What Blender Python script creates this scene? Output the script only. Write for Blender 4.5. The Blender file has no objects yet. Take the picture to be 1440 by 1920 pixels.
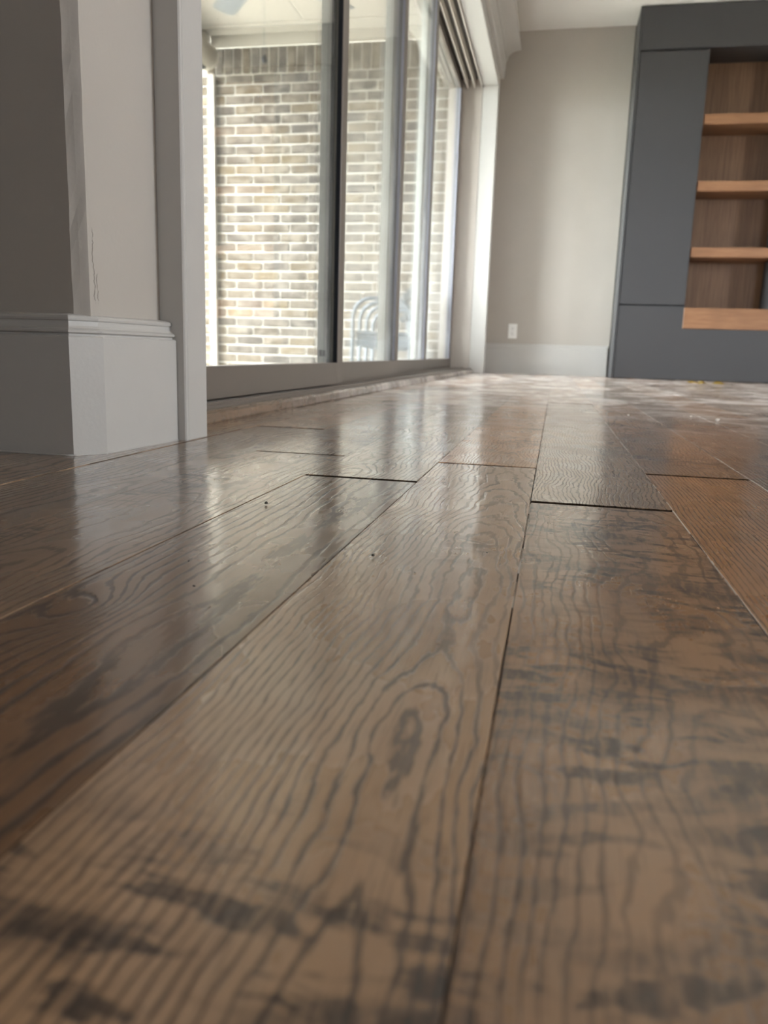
import bpy, bmesh, math, random
from mathutils import Matrix, Vector
from mathutils import noise as mnoise

SC = bpy.context.scene
COL = SC.collection
rnd = random.Random(7)

# ------------------------------------------------------------------ camera
H = 0.142
R = [[0.97804496, 0.06945372, -0.19647963],
     [0.20620848, -0.18635611, 0.96059849],
     [0.03010196, -0.98002428, -0.19658660]]      # world axes in camera space (x right, y down, z forward)
cd = bpy.data.cameras.new('camera')
cam = bpy.data.objects.new('camera', cd)
COL.objects.link(cam)
m = Matrix.Identity(4)
for i in range(3):
    m[i][0] = R[i][0]; m[i][1] = -R[i][1]; m[i][2] = -R[i][2]
m[2][3] = H
cam.matrix_world = m
cd.sensor_fit = 'VERTICAL'
cd.sensor_height = 36.0
cd.lens = 36.0 * 1500 / 1920
cd.clip_start = 0.01
cd.dof.use_dof = True
cd.dof.focus_distance = 0.78
cd.dof.aperture_fstop = 9.5
SC.camera = cam

# ------------------------------------------------------------------ world, light, exposure
W = bpy.data.worlds.new('overcast_sky')
SC.world = W
W.use_nodes = True
wn = W.node_tree.nodes
wn['Background'].inputs[0].default_value = (0.90, 0.95, 1.0, 1)
wn['Background'].inputs[1].default_value = 16.0



def portal(name, loc, direction, sx, sy):
    """sampling portal filling one opening of the building (emits nothing itself)"""
    l = bpy.data.lights.new(name, 'AREA')
    l.shape = 'RECTANGLE'
    l.size, l.size_y = sx, sy
    l.cycles.is_portal = True
    o = bpy.data.objects.new(name, l)
    COL.objects.link(o)
    o.location = loc
    o.rotation_euler = Vector(direction).to_track_quat('-Z', 'Y').to_euler()


portal('patio_opening_portal', (-2.97, 5.26, 1.13), (1, 0, 0), 2.32, 2.58)
portal('right_fill_portal', (4.56, 2.05, 1.4), (-1, 0, 0), 0.9, 1.0)  # window added for fill light on the left wall face
portal('back_fill_portal', (2.95, -3.56, 1.3), (0, 1, 0), 0.7, 0.6)  # window added for fill light from behind the camera

vs = SC.view_settings
SC.display_settings.display_device = 'sRGB'
vs.view_transform = 'Standard'
vs.look = 'None'
vs.gamma = 1.0
vs.use_curve_mapping = False
vs.exposure = 1.75
SC.cycles.transparent_max_bounces = 24
SC.cycles.max_bounces = 12
SC.cycles.diffuse_bounces = 8
SC.cycles.glossy_bounces = 5
SC.cycles.sample_clamp_indirect = 8.0


# ------------------------------------------------------------------ material helpers
class NT:
    def __init__(s, name):
        s.mat = bpy.data.materials.new(name)
        s.mat.use_nodes = True
        s.t = s.mat.node_tree
        s.t.nodes.clear()
        s.out = s.t.nodes.new('ShaderNodeOutputMaterial')

    def n(s, typ, **kw):
        nd = s.t.nodes.new(typ)
        for k, v in kw.items():
            setattr(nd, k, v)
        return nd

    def link(s, a, b):
        s.t.links.new(a, b)

    def put(s, sock, v):
        if isinstance(v, bpy.types.NodeSocket):
            s.t.links.new(v, sock)
        elif v is not None:
            if isinstance(v, tuple) and len(v) == 3 and sock.type == 'RGBA':
                v = v + (1,)
            sock.default_value = v

    def m(s, op, a, b=None, c=None, clamp=False):
        nd = s.n('ShaderNodeMath', operation=op, use_clamp=clamp)
        for i, v in enumerate((a, b, c)):
            if v is not None:
                s.put(nd.inputs[i], v)
        return nd.outputs[0]

    def attr(s, name):
        return s.n('ShaderNodeAttribute', attribute_type='OBJECT', attribute_name=name).outputs['Fac']

    def vec(s, x, y, z):
        nd = s.n('ShaderNodeCombineXYZ')
        for i, v in enumerate((x, y, z)):
            s.put(nd.inputs[i], v)
        return nd.outputs[0]

    def noise(s, v, scale=1.0, detail=2.0, rough=0.5, dist=0.0):
        nd = s.n('ShaderNodeTexNoise')
        s.put(nd.inputs['Vector'], v)
        s.put(nd.inputs['Scale'], scale)
        nd.inputs['Detail'].default_value = detail
        nd.inputs['Roughness'].default_value = rough
        nd.inputs['Distortion'].default_value = dist
        return nd.outputs['Fac']

    def ramp(s, v, lo, hi, a=0.0, b=1.0, smooth=True):
        nd = s.n('ShaderNodeMapRange', interpolation_type='SMOOTHSTEP' if smooth else 'LINEAR')
        nd.clamp = True
        for i, q in enumerate((v, lo, hi, a, b)):
            s.put(nd.inputs[i], q)
        return nd.outputs[0]

    def mix(s, f, a, b, mode='MIX'):
        nd = s.n('ShaderNodeMix', data_type='RGBA', blend_type=mode)
        s.put(nd.inputs[0], f)
        s.put(nd.inputs[6], a)
        s.put(nd.inputs[7], b)
        return nd.outputs[2]

    def bump(s, h, strength=1.0, dist=0.001, normal=None):
        nd = s.n('ShaderNodeBump')
        s.put(nd.inputs['Strength'], strength)
        nd.inputs['Distance'].default_value = dist
        s.put(nd.inputs['Height'], h)
        if normal is not None:
            s.put(nd.inputs['Normal'], normal)
        return nd.outputs[0]

    def bsdf(s, color, rough=0.5, normal=None, metal=0.0, spec=0.5, coat=0.0, coat_rough=0.1):
        nd = s.n('ShaderNodeBsdfPrincipled')
        s.put(nd.inputs['Base Color'], color)
        s.put(nd.inputs['Roughness'], rough)
        s.put(nd.inputs['Metallic'], metal)
        s.put(nd.inputs['Specular IOR Level'], spec)
        s.put(nd.inputs['Coat Weight'], coat)
        s.put(nd.inputs['Coat Roughness'], coat_rough)
        if normal is not None:
            s.put(nd.inputs['Normal'], normal)
            s.put(nd.inputs['Coat Normal'], normal)
        return nd.outputs[0]

    def done(s, sh):
        s.link(sh, s.out.inputs[0])
        return s.mat

    def obj_co(s):
        return s.n('ShaderNodeTexCoord').outputs['Object']

    def pos(s):
        return s.n('ShaderNodeNewGeometry').outputs['Position']

    def sep(s, v):
        nd = s.n('ShaderNodeSeparateXYZ')
        s.link(v, nd.inputs[0])
        return nd.outputs

    def rand(s):
        return s.n('ShaderNodeObjectInfo').outputs['Random']


def plain(name, color, rough=0.5, metal=0.0, mottle=0.06, scale=30.0, bump=0.0, spec=0.5):
    t = NT(name)
    p = t.pos()
    f = t.noise(p, scale, 4)
    dark = tuple(c * (1 - mottle) for c in color)
    lite = tuple(min(1, c * (1 + mottle)) for c in color)
    c = t.mix(f, dark, lite)
    nrm = t.bump(t.noise(p, scale * 6, 3), 1.0, bump) if bump else None
    return t.done(t.bsdf(c, rough, nrm, metal, spec))


# ------------------------------------------------------------------ materials
def floor_material(name):
    t = NT(name)
    co = t.obj_co()
    x, y, z = t.sep(co)[:3]
    seed = t.attr('seed')
    px, pd, ps = t.attr('pith_x'), t.attr('pith_d'), t.attr('pith_s')
    wob, spc = t.attr('wob'), t.attr('spacing')
    tone, dark, stain, contrast = t.attr('tone'), t.attr('dark'), t.attr('stain'), t.attr('contrast')
    sx = t.m('ADD', x, t.m('MULTIPLY', seed, 3.7))
    sy = t.m('ADD', y, t.m('MULTIPLY', seed, 9.1))
    # ring distance from a wandering pith line
    w1 = t.m('SUBTRACT', t.noise(t.vec(seed, t.m('MULTIPLY', sy, 3.2), 1.3), 1.0, 2), 0.5)
    w2 = t.m('SUBTRACT', t.noise(t.vec(seed, t.m('MULTIPLY', sy, 2.6), 7.7), 1.0, 2), 0.5)
    dx = t.m('ADD', t.m('SUBTRACT', x, px), t.m('MULTIPLY', w1, t.m('MULTIPLY', wob, 0.5)))
    dp = t.m('ADD', t.m('ADD', pd, t.m('MULTIPLY', ps, y)), t.m('MULTIPLY', w2, wob))
    r = t.m('SQRT', t.m('ADD', t.m('MULTIPLY', dx, dx), t.m('MULTIPLY', dp, dp)))
    fine = t.m('SUBTRACT', t.noise(t.vec(t.m('MULTIPLY', sx, 26), t.m('MULTIPLY', sy, 9), seed), 1.0, 3), 0.5)
    r = t.m('ADD', r, t.m('MULTIPLY', fine, t.m('MULTIPLY', wob, 0.36)))
    fine2 = t.m('SUBTRACT', t.noise(t.vec(t.m('MULTIPLY', sx, 130), t.m('MULTIPLY', sy, 60), seed), 1.0, 2), 0.5)
    r = t.m('ADD', r, t.m('MULTIPLY', fine2, 0.0022))
    # knot
    kx = t.m('DIVIDE', t.m('SUBTRACT', x, t.attr('knot_x')), 0.020)
    ky = t.m('DIVIDE', t.m('SUBTRACT', y, t.attr('knot_y')), 0.042)
    kd = t.m('ADD', t.m('MULTIPLY', kx, kx), t.m('MULTIPLY', ky, ky))
    kg = t.m('MULTIPLY', t.m('POWER', 2.718, t.m('MULTIPLY', kd, -1.0)), t.attr('knot_a'))
    r = t.m('ADD', r, t.m('MULTIPLY', kg, 0.03))
    ph = t.m('FRACT', t.m('DIVIDE', r, spc))
    tri = t.m('SUBTRACT', 1.0, t.m('ABSOLUTE', t.m('SUBTRACT', t.m('MULTIPLY', ph, 2.0), 1.0)))
    pore = t.noise(t.vec(t.m('MULTIPLY', sx, 420), t.m('MULTIPLY', sy, 70), seed), 1.0, 2)
    pore2 = t.noise(t.vec(t.m('MULTIPLY', sx, 900), t.m('MULTIPLY', sy, 34), seed), 1.0, 2)
    line = t.ramp(t.m('ADD', tri, t.m('MULTIPLY', t.m('SUBTRACT', pore, 0.5), 0.75)), 0.58, 0.92)
    fade = t.ramp(t.noise(t.vec(t.m('MULTIPLY', sx, 14), t.m('MULTIPLY', sy, 5), seed), 1.0, 2), 0.3, 0.6, 0.55, 1.0)
    line = t.m('MULTIPLY', t.m('MULTIPLY', line, fade), contrast, clamp=True)
    flecks = t.m('MULTIPLY', t.ramp(pore2, 0.55, 0.70), 0.28)
    # saw and stain strokes running across the board
    wy = t.m('ADD', sy, t.m('MULTIPLY', t.noise(t.vec(t.m('MULTIPLY', sx, 18), t.m('MULTIPLY', sy, 14), 3.0), 1.0, 2), 0.035))
    st = t.noise(t.vec(t.m('MULTIPLY', sx, 30), t.m('MULTIPLY', wy, 95), seed), 1.0, 3)
    st2 = t.noise(t.vec(t.m('MULTIPLY', sx, 11), t.m('MULTIPLY', wy, 26), t.m('ADD', seed, 5.0)), 1.0, 4, 0.6)
    big = t.noise(t.vec(t.m('MULTIPLY', sx, 9), t.m('MULTIPLY', sy, 7), t.m('ADD', seed, 2.0)), 1.0, 2)
    zone = t.ramp(big, t.m('SUBTRACT', 0.72, t.m('MULTIPLY', stain, 0.38)), t.m('SUBTRACT', 0.92, t.m('MULTIPLY', stain, 0.38)))
    zone = t.m('MAXIMUM', zone, t.ramp(y, t.m('SUBTRACT', t.attr('near_y'), 0.07), t.attr('near_y'), 1.0, 0.0))
    strokes = t.m('MAXIMUM', t.ramp(st, 0.50, 0.60), t.m('MULTIPLY', t.ramp(st2, 0.47, 0.62), 0.9))
    strokes = t.m('MULTIPLY', t.m('MULTIPLY', strokes, zone), t.m('MINIMUM', t.m('ADD', t.m('MULTIPLY', stain, 1.6), t.m('MULTIPLY', t.attr('near_y'), 2.0)), 0.88))
    feather = t.noise(t.vec(t.m('MULTIPLY', sx, 240), t.m('MULTIPLY', sy, 55), t.m('ADD', seed, 1.0)), 1.0, 4, 0.65)
    strokes = t.m('MULTIPLY', strokes, t.ramp(feather, 0.34, 0.60, 0.45, 1.0))
    # colour
    base = t.mix(tone, (0.500, 0.308, 0.172), (0.580, 0.255, 0.085))
    cl = t.noise(t.vec(t.m('MULTIPLY', sx, 16), t.m('MULTIPLY', sy, 4), seed), 1.0, 3)
    base = t.mix(t.ramp(cl, 0.3, 0.7), base, t.mix(0.50, base, (0.260, 0.150, 0.080)))
    base = t.mix(t.attr('grey'), base, (0.285, 0.232, 0.178))
    base = t.mix(dark, base, (0.080, 0.042, 0.020))
    c = t.mix(flecks, base, (0.05, 0.033, 0.022))
    c = t.mix(t.m('MULTIPLY', line, 0.82), c, (0.052, 0.033, 0.022))
    c = t.mix(strokes, c, (0.026, 0.019, 0.017))
    # dirt in the eased edges, with the joint gaps' shadow painted in
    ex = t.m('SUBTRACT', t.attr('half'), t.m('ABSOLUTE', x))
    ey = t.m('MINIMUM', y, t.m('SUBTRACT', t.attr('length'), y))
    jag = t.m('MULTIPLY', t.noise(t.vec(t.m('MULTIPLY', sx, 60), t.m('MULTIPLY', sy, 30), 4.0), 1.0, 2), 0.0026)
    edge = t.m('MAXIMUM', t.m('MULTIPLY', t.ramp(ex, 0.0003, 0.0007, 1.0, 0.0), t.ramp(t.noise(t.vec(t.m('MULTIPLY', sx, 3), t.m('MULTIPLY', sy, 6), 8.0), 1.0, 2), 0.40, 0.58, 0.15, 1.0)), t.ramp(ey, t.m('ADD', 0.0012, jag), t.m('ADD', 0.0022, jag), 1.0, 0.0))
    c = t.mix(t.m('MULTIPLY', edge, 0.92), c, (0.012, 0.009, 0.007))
    # fine white plaster dust lying further into the room
    P = t.pos()
    wx, wyy, wz = t.sep(P)[:3]
    far = t.ramp(t.m('ADD', wyy, t.m('MULTIPLY', wx, 0.5)), 1.1, 3.0)
    d1 = t.noise(t.vec(t.m('MULTIPLY', wx, 5), t.m('MULTIPLY', wyy, 4.0), 0.0), 1.0, 7, 0.72, 0.8)
    dust = t.m('MULTIPLY', t.ramp(d1, 0.42, 0.63, 0.18, 0.95), far)
    c = t.mix(dust, c, (0.62, 0.555, 0.525))
    rough = t.ramp(t.noise(t.vec(t.m('MULTIPLY', sx, 20), t.m('MULTIPLY', sy, 12), seed), 1.0, 3), 0.3, 0.7, 0.22, 0.34)
    rough = t.m('ADD', rough, t.m('MULTIPLY', dust, 0.22))
    rough = t.m('ADD', rough, t.m('MULTIPLY', t.m('MAXIMUM', line, strokes), 0.18), clamp=True)
    # relief: scraped waves, open pores, sunk strokes
    wave = t.noise(t.vec(t.m('MULTIPLY', sx, 22), t.m('MULTIPLY', sy, 8), t.m('ADD', seed, 9.0)), 1.0, 2)
    h = t.m('SUBTRACT', t.m('MULTIPLY', wave, 0.8), t.m('ADD', t.m('MULTIPLY', line, 0.085), t.m('MULTIPLY', strokes, 0.05)))
    h = t.m('ADD', h, t.m('MULTIPLY', t.noise(t.vec(t.m('MULTIPLY', sx, 300), t.m('MULTIPLY', sy, 40), seed), 1.0, 2), 0.08))
    nrm = t.bump(h, 1.0, 0.0011)
    return t.done(t.bsdf(c, rough, nrm, spec=t.m('MULTIPLY', t.m('SUBTRACT', 1.0, edge), 0.42), coat=t.m('MULTIPLY', t.m('MULTIPLY', t.m('SUBTRACT', 1.0, edge), t.m('SUBTRACT', 1.0, t.m('MULTIPLY', dust, 0.75))), 0.95), coat_rough=0.12))


def drywall_material(name, color, crack=False):
    t = NT(name)
    p = t.pos()
    x, y, z = t.sep(p)[:3]
    f = t.noise(p, 5.0, 4)
    c = t.mix(f, tuple(v * 0.95 for v in color), tuple(min(1, v * 1.04) for v in color))
    h = t.noise(p, 190.0, 3)
    h2 = t.noise(p, 28.0, 3)
    hh = t.m('ADD', t.m('MULTIPLY', h, 0.2), h2)
    if crack:
        # hairline crack in the joint compound beside the corner, just above the baseboard
        n1 = t.noise(t.vec(0.3, 0.7, t.m('MULTIPLY', z, 42)), 1.0, 5, 0.75)
        line = t.m('ABSOLUTE', t.m('SUBTRACT', t.m('SUBTRACT', y, 0.943), t.m('ADD', t.m('MULTIPLY', n1, 0.020), t.m('MULTIPLY', t.m('SUBTRACT', 0.30, z), 0.02))))
        line2 = t.m('ADD', t.m('ABSOLUTE', t.m('SUBTRACT', t.m('SUBTRACT', y, 0.953), t.m('MULTIPLY', t.noise(t.vec(2.3, 0.1, t.m('MULTIPLY', z, 55)), 1.0, 5, 0.75), 0.016))), t.ramp(z, 0.225, 0.235, 0.0, 0.002))
        line = t.m('MINIMUM', line, line2)
        k = t.m('MULTIPLY', t.ramp(line, 0.0003, 0.0009, 1.0, 0.0), t.m('MULTIPLY', t.ramp(z, 0.188, 0.197), t.ramp(z, 0.285, 0.275)))
        k = t.m('MULTIPLY', k, t.ramp(t.noise(t.vec(0.0, 0.0, t.m('MULTIPLY', z, 90)), 1.0, 2), 0.36, 0.5))
        c = t.mix(t.m('MULTIPLY', k, 0.75), c, (0.12, 0.09, 0.07))
        # trowelled ridge beside the corner bead
        yy = t.m('ADD', y, t.m('MULTIPLY', t.noise(t.vec(1.0, 2.0, t.m('MULTIPLY', z, 25)), 1.0, 3), 0.006))
        hh = t.m('ADD', hh, t.m('MULTIPLY', t.m('SINE', t.m('MULTIPLY', yy, 420)), t.ramp(yy, 0.955, 0.945, 0.0, 0.5)))
        hh = t.m('SUBTRACT', hh, t.m('MULTIPLY', k, 1.5))
    nrm = t.bump(hh, 0.8, 0.0009)
    return t.done(t.bsdf(c, 0.62, nrm, spec=0.3))


def brick_material(name):
    t = NT(name)
    r = t.rand()
    p = t.pos()
    x, y, z = t.sep(p)[:3]
    cr = t.n('ShaderNodeValToRGB')
    t.link(r, cr.inputs[0])
    e = cr.color_ramp
    cols = [(0.0, (0.046, 0.037, 0.030)), (0.2, (0.078, 0.061, 0.046)), (0.4, (0.058, 0.049, 0.042)), (0.6, (0.094, 0.068, 0.040)),
            (0.8, (0.066, 0.052, 0.039)), (1.0, (0.110, 0.080, 0.044))]
    e.elements[0].color = cols[0][1] + (1,)
    e.elements[1].color = cols[-1][1] + (1,)
    for q, c in cols[1:-1]:
        el = e.elements.new(q)
        el.color = c + (1,)
    s = t.vec(t.m('MULTIPLY', x, 9), t.m('ADD', t.m('MULTIPLY', r, 31), y), t.m('MULTIPLY', z, 12))
    f = t.noise(s, 1.0, 4, 0.6)
    c = t.mix(t.ramp(f, 0.35, 0.7), cr.outputs[0], t.mix(0.5, cr.outputs[0], (0.24, 0.205, 0.165)))
    g = t.noise(t.vec(t.m('MULTIPLY', x, 30), t.m('MULTIPLY', r, 17), t.m('MULTIPLY', z, 6)), 1.0, 4, 0.6)
    c = t.mix(t.ramp(g, 0.5, 0.72, 0.0, 0.7), c, (0.055, 0.046, 0.038))
    c = t.mix(t.ramp(t.noise(p, 60, 4, 0.65), 0.60, 0.74, 0.0, 0.55), c, (0.40, 0.36, 0.30))
    return t.done(t.bsdf(c, 0.85, t.bump(t.noise(p, 90, 5), 1.0, 0.004), spec=0.2))


def panel_wood_material(name, a, b, c3, axis='Z'):
    t = NT(name)
    p = t.pos()
    x, y, z = t.sep(p)[:3]
    if axis == 'Z':
        v = t.vec(t.m('MULTIPLY', x, 75), t.m('MULTIPLY', y, 75), t.m('MULTIPLY', z, 2.2))
        v2 = t.vec(t.m('MULTIPLY', x, 320), t.m('MULTIPLY', y, 320), t.m('MULTIPLY', z, 7))
        v3 = t.vec(t.m('MULTIPLY', x, 9), t.m('MULTIPLY', y, 9), t.m('MULTIPLY', z, 0.6))
    else:
        v = t.vec(t.m('MULTIPLY', x, 3), t.m('MULTIPLY', y, 60), t.m('MULTIPLY', z, 60))
        v2 = t.vec(t.m('MULTIPLY', x, 12), t.m('MULTIPLY', y, 300), t.m('MULTIPLY', z, 300))
        v3 = t.vec(t.m('MULTIPLY', x, 5), t.m('MULTIPLY', y, 9), t.m('MULTIPLY', z, 9))
    f = t.noise(v, 1.0, 3, 0.55, 0.3)
    g = t.noise(v2, 1.0, 3)
    k = t.noise(v3, 1.0, 2)
    c = t.mix(t.ramp(f, 0.3, 0.72), a, b)
    c = t.mix(t.ramp(g, 0.5, 0.66, 0.0, 0.45), c, c3)
    c = t.mix(t.ramp(k, 0.35, 0.65, 0.0, 0.35), c, c3)
    return t.done(t.bsdf(c, 0.42, t.bump(g, 0.5, 0.0004), spec=0.4))


def glass_material(name):
    t = NT(name)
    p = t.pos()
    x, y, z = t.sep(p)[:3]
    tr = t.n('ShaderNodeBsdfTransparent')
    tr.inputs[0].default_value = (0.955, 0.975, 0.962, 1)
    gl = t.n('ShaderNodeBsdfGlossy')
    gl.inputs['Color'].default_value = (1, 1, 1, 1)
    gl.inputs['Roughness'].default_value = 0.0
    fr = t.n('ShaderNodeFresnel')
    fr.inputs[0].default_value = 1.45
    mx = t.n('ShaderNodeMixShader')
    t.link(t.m('MULTIPLY', fr.outputs[0], 0.55), mx.inputs[0])
    t.link(tr.outputs[0], mx.inputs[1])
    t.link(gl.outputs[0], mx.inputs[2])
    # builder's dust and wiped smudges on the pane
    di = t.n('ShaderNodeBsdfDiffuse')
    di.inputs[0].default_value = (0.85, 0.85, 0.82, 1)
    tl = t.n('ShaderNodeBsdfTranslucent')
    tl.inputs[0].default_value = (0.85, 0.85, 0.82, 1)
    dd = t.n('ShaderNodeMixShader')
    dd.inputs[0].default_value = 0.6
    t.link(di.outputs[0], dd.inputs[1])
    t.link(tl.outputs[0], dd.inputs[2])
    n1 = t.noise(t.vec(0.0, t.m('MULTIPLY', y, 5), t.m('MULTIPLY', z, 5)), 1.0, 5, 0.6, 0.8)
    n2 = t.noise(t.vec(3.0, t.m('MULTIPLY', y, 60), t.m('MULTIPLY', z, 34)), 1.0, 3, 0.6, 0.5)
    low = t.ramp(z, 0.1, 1.4, 0.035, 0.012)
    sm = t.m('ADD', t.m('MULTIPLY', low, t.ramp(n1, 0.35, 0.7, 0.35, 1.3)), t.ramp(n2, 0.69, 0.78, 0.0, 0.35))
    fx = t.n('ShaderNodeMixShader')
    t.link(sm, fx.inputs[0])
    t.link(mx.outputs[0], fx.inputs[1])
    t.link(dd.outputs[0], fx.inputs[2])
    return t.done(fx.outputs[0])


M = {}
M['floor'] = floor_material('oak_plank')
M['subfloor'] = plain('dark_underlay', (0.012, 0.009, 0.007), 0.9)
M['seamdust'] = plain('pale_seam_dust', (0.50, 0.45, 0.39), 0.9)
M['wall'] = drywall_material('beige_drywall', (0.44, 0.403, 0.360))
M['wallcrack'] = drywall_material('beige_drywall_corner', (0.44, 0.403, 0.360), True)
M['ceil'] = drywall_material('ceiling_paint', (0.80, 0.775, 0.735))
M['trim'] = plain('white_trim_paint', (0.49, 0.472, 0.448), 0.34, mottle=0.02, bump=0.0002)
M['alufin'] = plain('pale_aluminium', (0.60, 0.55, 0.50), 0.35)
M['clad'] = plain('white_cladding', (0.84, 0.85, 0.83), 0.4)
M['jambalu'] = plain('pale_taupe_aluminium', (0.44, 0.395, 0.355), 0.4, mottle=0.03)
M['alu'] = plain('taupe_aluminium', (0.155, 0.130, 0.110), 0.38, metal=0.0, mottle=0.03)
M['aludark'] = plain('dark_aluminium_channel', (0.055, 0.047, 0.043), 0.5)
M['gasket'] = plain('black_gasket', (0.010, 0.011, 0.015), 0.6, spec=0.2)
M['greygasket'] = plain('grey_glazing_seal', (0.24, 0.24, 0.28), 0.4)
M['glass'] = glass_material('dusty_glass')
M['brick'] = brick_material('tumbled_brick')
M['mortar'] = plain('cream_mortar', (0.36, 0.325, 0.28), 0.9, mottle=0.12, scale=40, bump=0.003)
M['charcoal'] = plain('charcoal_lacquer', (0.047, 0.046, 0.049), 0.42, mottle=0.03, scale=60)
M['charcoalgap'] = plain('charcoal_gap', (0.018, 0.018, 0.019), 0.7)
M['walnut'] = panel_wood_material('walnut_back', (0.33, 0.195, 0.112), (0.225, 0.128, 0.074), (0.145, 0.080, 0.046))
M['shelfwood'] = panel_wood_material('shelf_wood', (0.31, 0.155, 0.078), (0.25, 0.120, 0.058), (0.17, 0.08, 0.04), 'X')
M['cream'] = plain('cream_exterior_paint', (0.36, 0.32, 0.272), 0.6, mottle=0.03)
M['concrete'] = plain('patio_concrete', (0.50, 0.47, 0.42), 0.85, mottle=0.15, scale=8)
M['ground'] = plain('pale_gravel_ground', (0.34, 0.33, 0.28), 0.95, mottle=0.2, scale=2)
M['fan'] = plain('grey_fan_paint', (0.085, 0.095, 0.11), 0.45)
M['chair'] = plain('blue_grey_chair_paint', (0.050, 0.066, 0.084), 0.45)
M['chairdark'] = plain('dark_chair_paint', (0.045, 0.050, 0.052), 0.5)
M['outlet'] = plain('white_outlet_plastic', (0.80, 0.79, 0.76), 0.35, mottle=0.01)
M['slot'] = plain('outlet_slot', (0.03, 0.03, 0.03), 0.6)
M['crumb'] = plain('dark_bark', (0.03, 0.021, 0.016), 0.8)
M['plaster'] = plain('white_plaster', (0.86, 0.84, 0.80), 0.8)
M['foil'] = plain('yellow_foil', (0.78, 0.62, 0.22), 0.18, metal=0.6)
M['steel'] = plain('screw_steel', (0.5, 0.5, 0.5), 0.3, metal=1.0)


# ------------------------------------------------------------------ mesh helpers
def link_mesh(name, bm, mat, parent=None, smooth=False):
    me = bpy.data.meshes.new(name)
    bmesh.ops.recalc_face_normals(bm, faces=bm.faces)
    bm.to_mesh(me)
    bm.free()
    if smooth:
        for p in me.polygons:
            p.use_smooth = True
    me.materials.append(M[mat])
    o = bpy.data.objects.new(name, me)
    COL.objects.link(o)
    if parent is not None:
        o.parent = parent
    return o


def empty(name, loc=(0, 0, 0)):
    o = bpy.data.objects.new(name, None)
    o.location = loc
    o.empty_display_size = 0.05
    COL.objects.link(o)
    return o


def tag(o, label=None, cat=None, group=None, kind=None):
    if label: o['label'] = label
    if cat: o['category'] = cat
    if group: o['group'] = group
    if kind: o['kind'] = kind
    return o


def add_box(bm, x0, x1, y0, y1, z0, z1, bev=0.0, seg=1, mat4=None):
    vs_ = [bm.verts.new((x, y, z)) for x in (x0, x1) for y in (y0, y1) for z in (z0, z1)]
    idx = [(0, 1, 3, 2), (4, 6, 7, 5), (0, 4, 5, 1), (2, 3, 7, 6), (0, 2, 6, 4), (1, 5, 7, 3)]
    fs = [bm.faces.new([vs_[i] for i in f]) for f in idx]
    ret = vs_
    if bev > 0:
        es = list({e for f in fs for e in f.edges})
        r = bmesh.ops.bevel(bm, geom=es, offset=bev, segments=seg, affect='EDGES', profile=0.5)
        ret = list({v for f in r['faces'] for v in f.verts})
    if mat4 is not None:
        bmesh.ops.transform(bm, matrix=mat4, verts=ret)
    return ret


def box(name, mat, x0, x1, y0, y1, z0, z1, parent=None, bev=0.002, seg=1):
    bm = bmesh.new()
    add_box(bm, x0, x1, y0, y1, z0, z1, bev, seg)
    return link_mesh(name, bm, mat, parent)


def boxes(name, mat, lst, parent=None, bev=0.002):
    bm = bmesh.new()
    for b in lst:
        add_box(bm, *b, bev=bev)
    return link_mesh(name, bm, mat, parent)


def add_tube(bm, pts, r, n=8, cap=True):
    pts = [Vector(p) for p in pts]
    rings = []
    up = Vector((0, 0, 1))
    prev = None
    for i, p in enumerate(pts):
        d = (pts[min(i + 1, len(pts) - 1)] - pts[max(i - 1, 0)]).normalized()
        if prev is None:
            a = d.cross(up)
            if a.length < 1e-3: a = d.cross(Vector((1, 0, 0)))
        else:
            a = prev - d * prev.dot(d)
        a.normalize()
        prev = a
        b = d.cross(a).normalized()
        rings.append([bm.verts.new(p + r * (math.cos(2 * math.pi * k / n) * a + math.sin(2 * math.pi * k / n) * b)) for k in range(n)])
    for i in range(len(rings) - 1):
        for k in range(n):
            bm.faces.new((rings[i][k], rings[i][(k + 1) % n], rings[i + 1][(k + 1) % n], rings[i + 1][k]))
    if cap:
        bm.faces.new(rings[0][::-1])
        bm.faces.new(rings[-1])


def add_cyl(bm, c, r, h, axis='Z', n=24, r2=None):
    r2 = r if r2 is None else r2
    a, b = [], []
    for k in range(n):
        u, v = math.cos(2 * math.pi * k / n), math.sin(2 * math.pi * k / n)
        if axis == 'Z':
            p, q = (c[0] + r * u, c[1] + r * v, c[2]), (c[0] + r2 * u, c[1] + r2 * v, c[2] + h)
        elif axis == 'Y':
            p, q = (c[0] + r * u, c[1], c[2] + r * v), (c[0] + r2 * u, c[1] + h, c[2] + r2 * v)
        else:
            p, q = (c[0], c[1] + r * u, c[2] + r * v), (c[0] + h, c[1] + r2 * u, c[2] + r2 * v)
        a.append(bm.verts.new(p)); b.append(bm.verts.new(q))
    for k in range(n):
        bm.faces.new((a[k], a[(k + 1) % n], b[(k + 1) % n], b[k]))
    bm.faces.new(a[::-1]); bm.faces.new(b)


def prism(bm, poly, z0, z1):
    a = [bm.verts.new((p[0], p[1], z0)) for p in poly]
    b = [bm.verts.new((p[0], p[1], z1)) for p in poly]
    n = len(poly)
    for k in range(n):
        bm.faces.new((a[k], a[(k + 1) % n], b[(k + 1) % n], b[k]))
    bm.faces.new(a[::-1]); bm.faces.new(b)


def profile_y(bm, prof, y0, y1):
    """extrude an (x, z) outline along y"""
    a = [bm.verts.new((p[0], y0, p[1])) for p in prof]
    b = [bm.verts.new((p[0], y1, p[1])) for p in prof]
    n = len(prof)
    for k in range(n):
        bm.faces.new((a[k], a[(k + 1) % n], b[(k + 1) % n], b[k]))
    bm.faces.new(a[::-1]); bm.faces.new(b)


def copy_tree(o, parent=None):
    c = o.copy()
    COL.objects.link(c)
    c.parent = parent
    for ch in list(o.children):
        copy_tree(ch, c)
    return c


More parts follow.
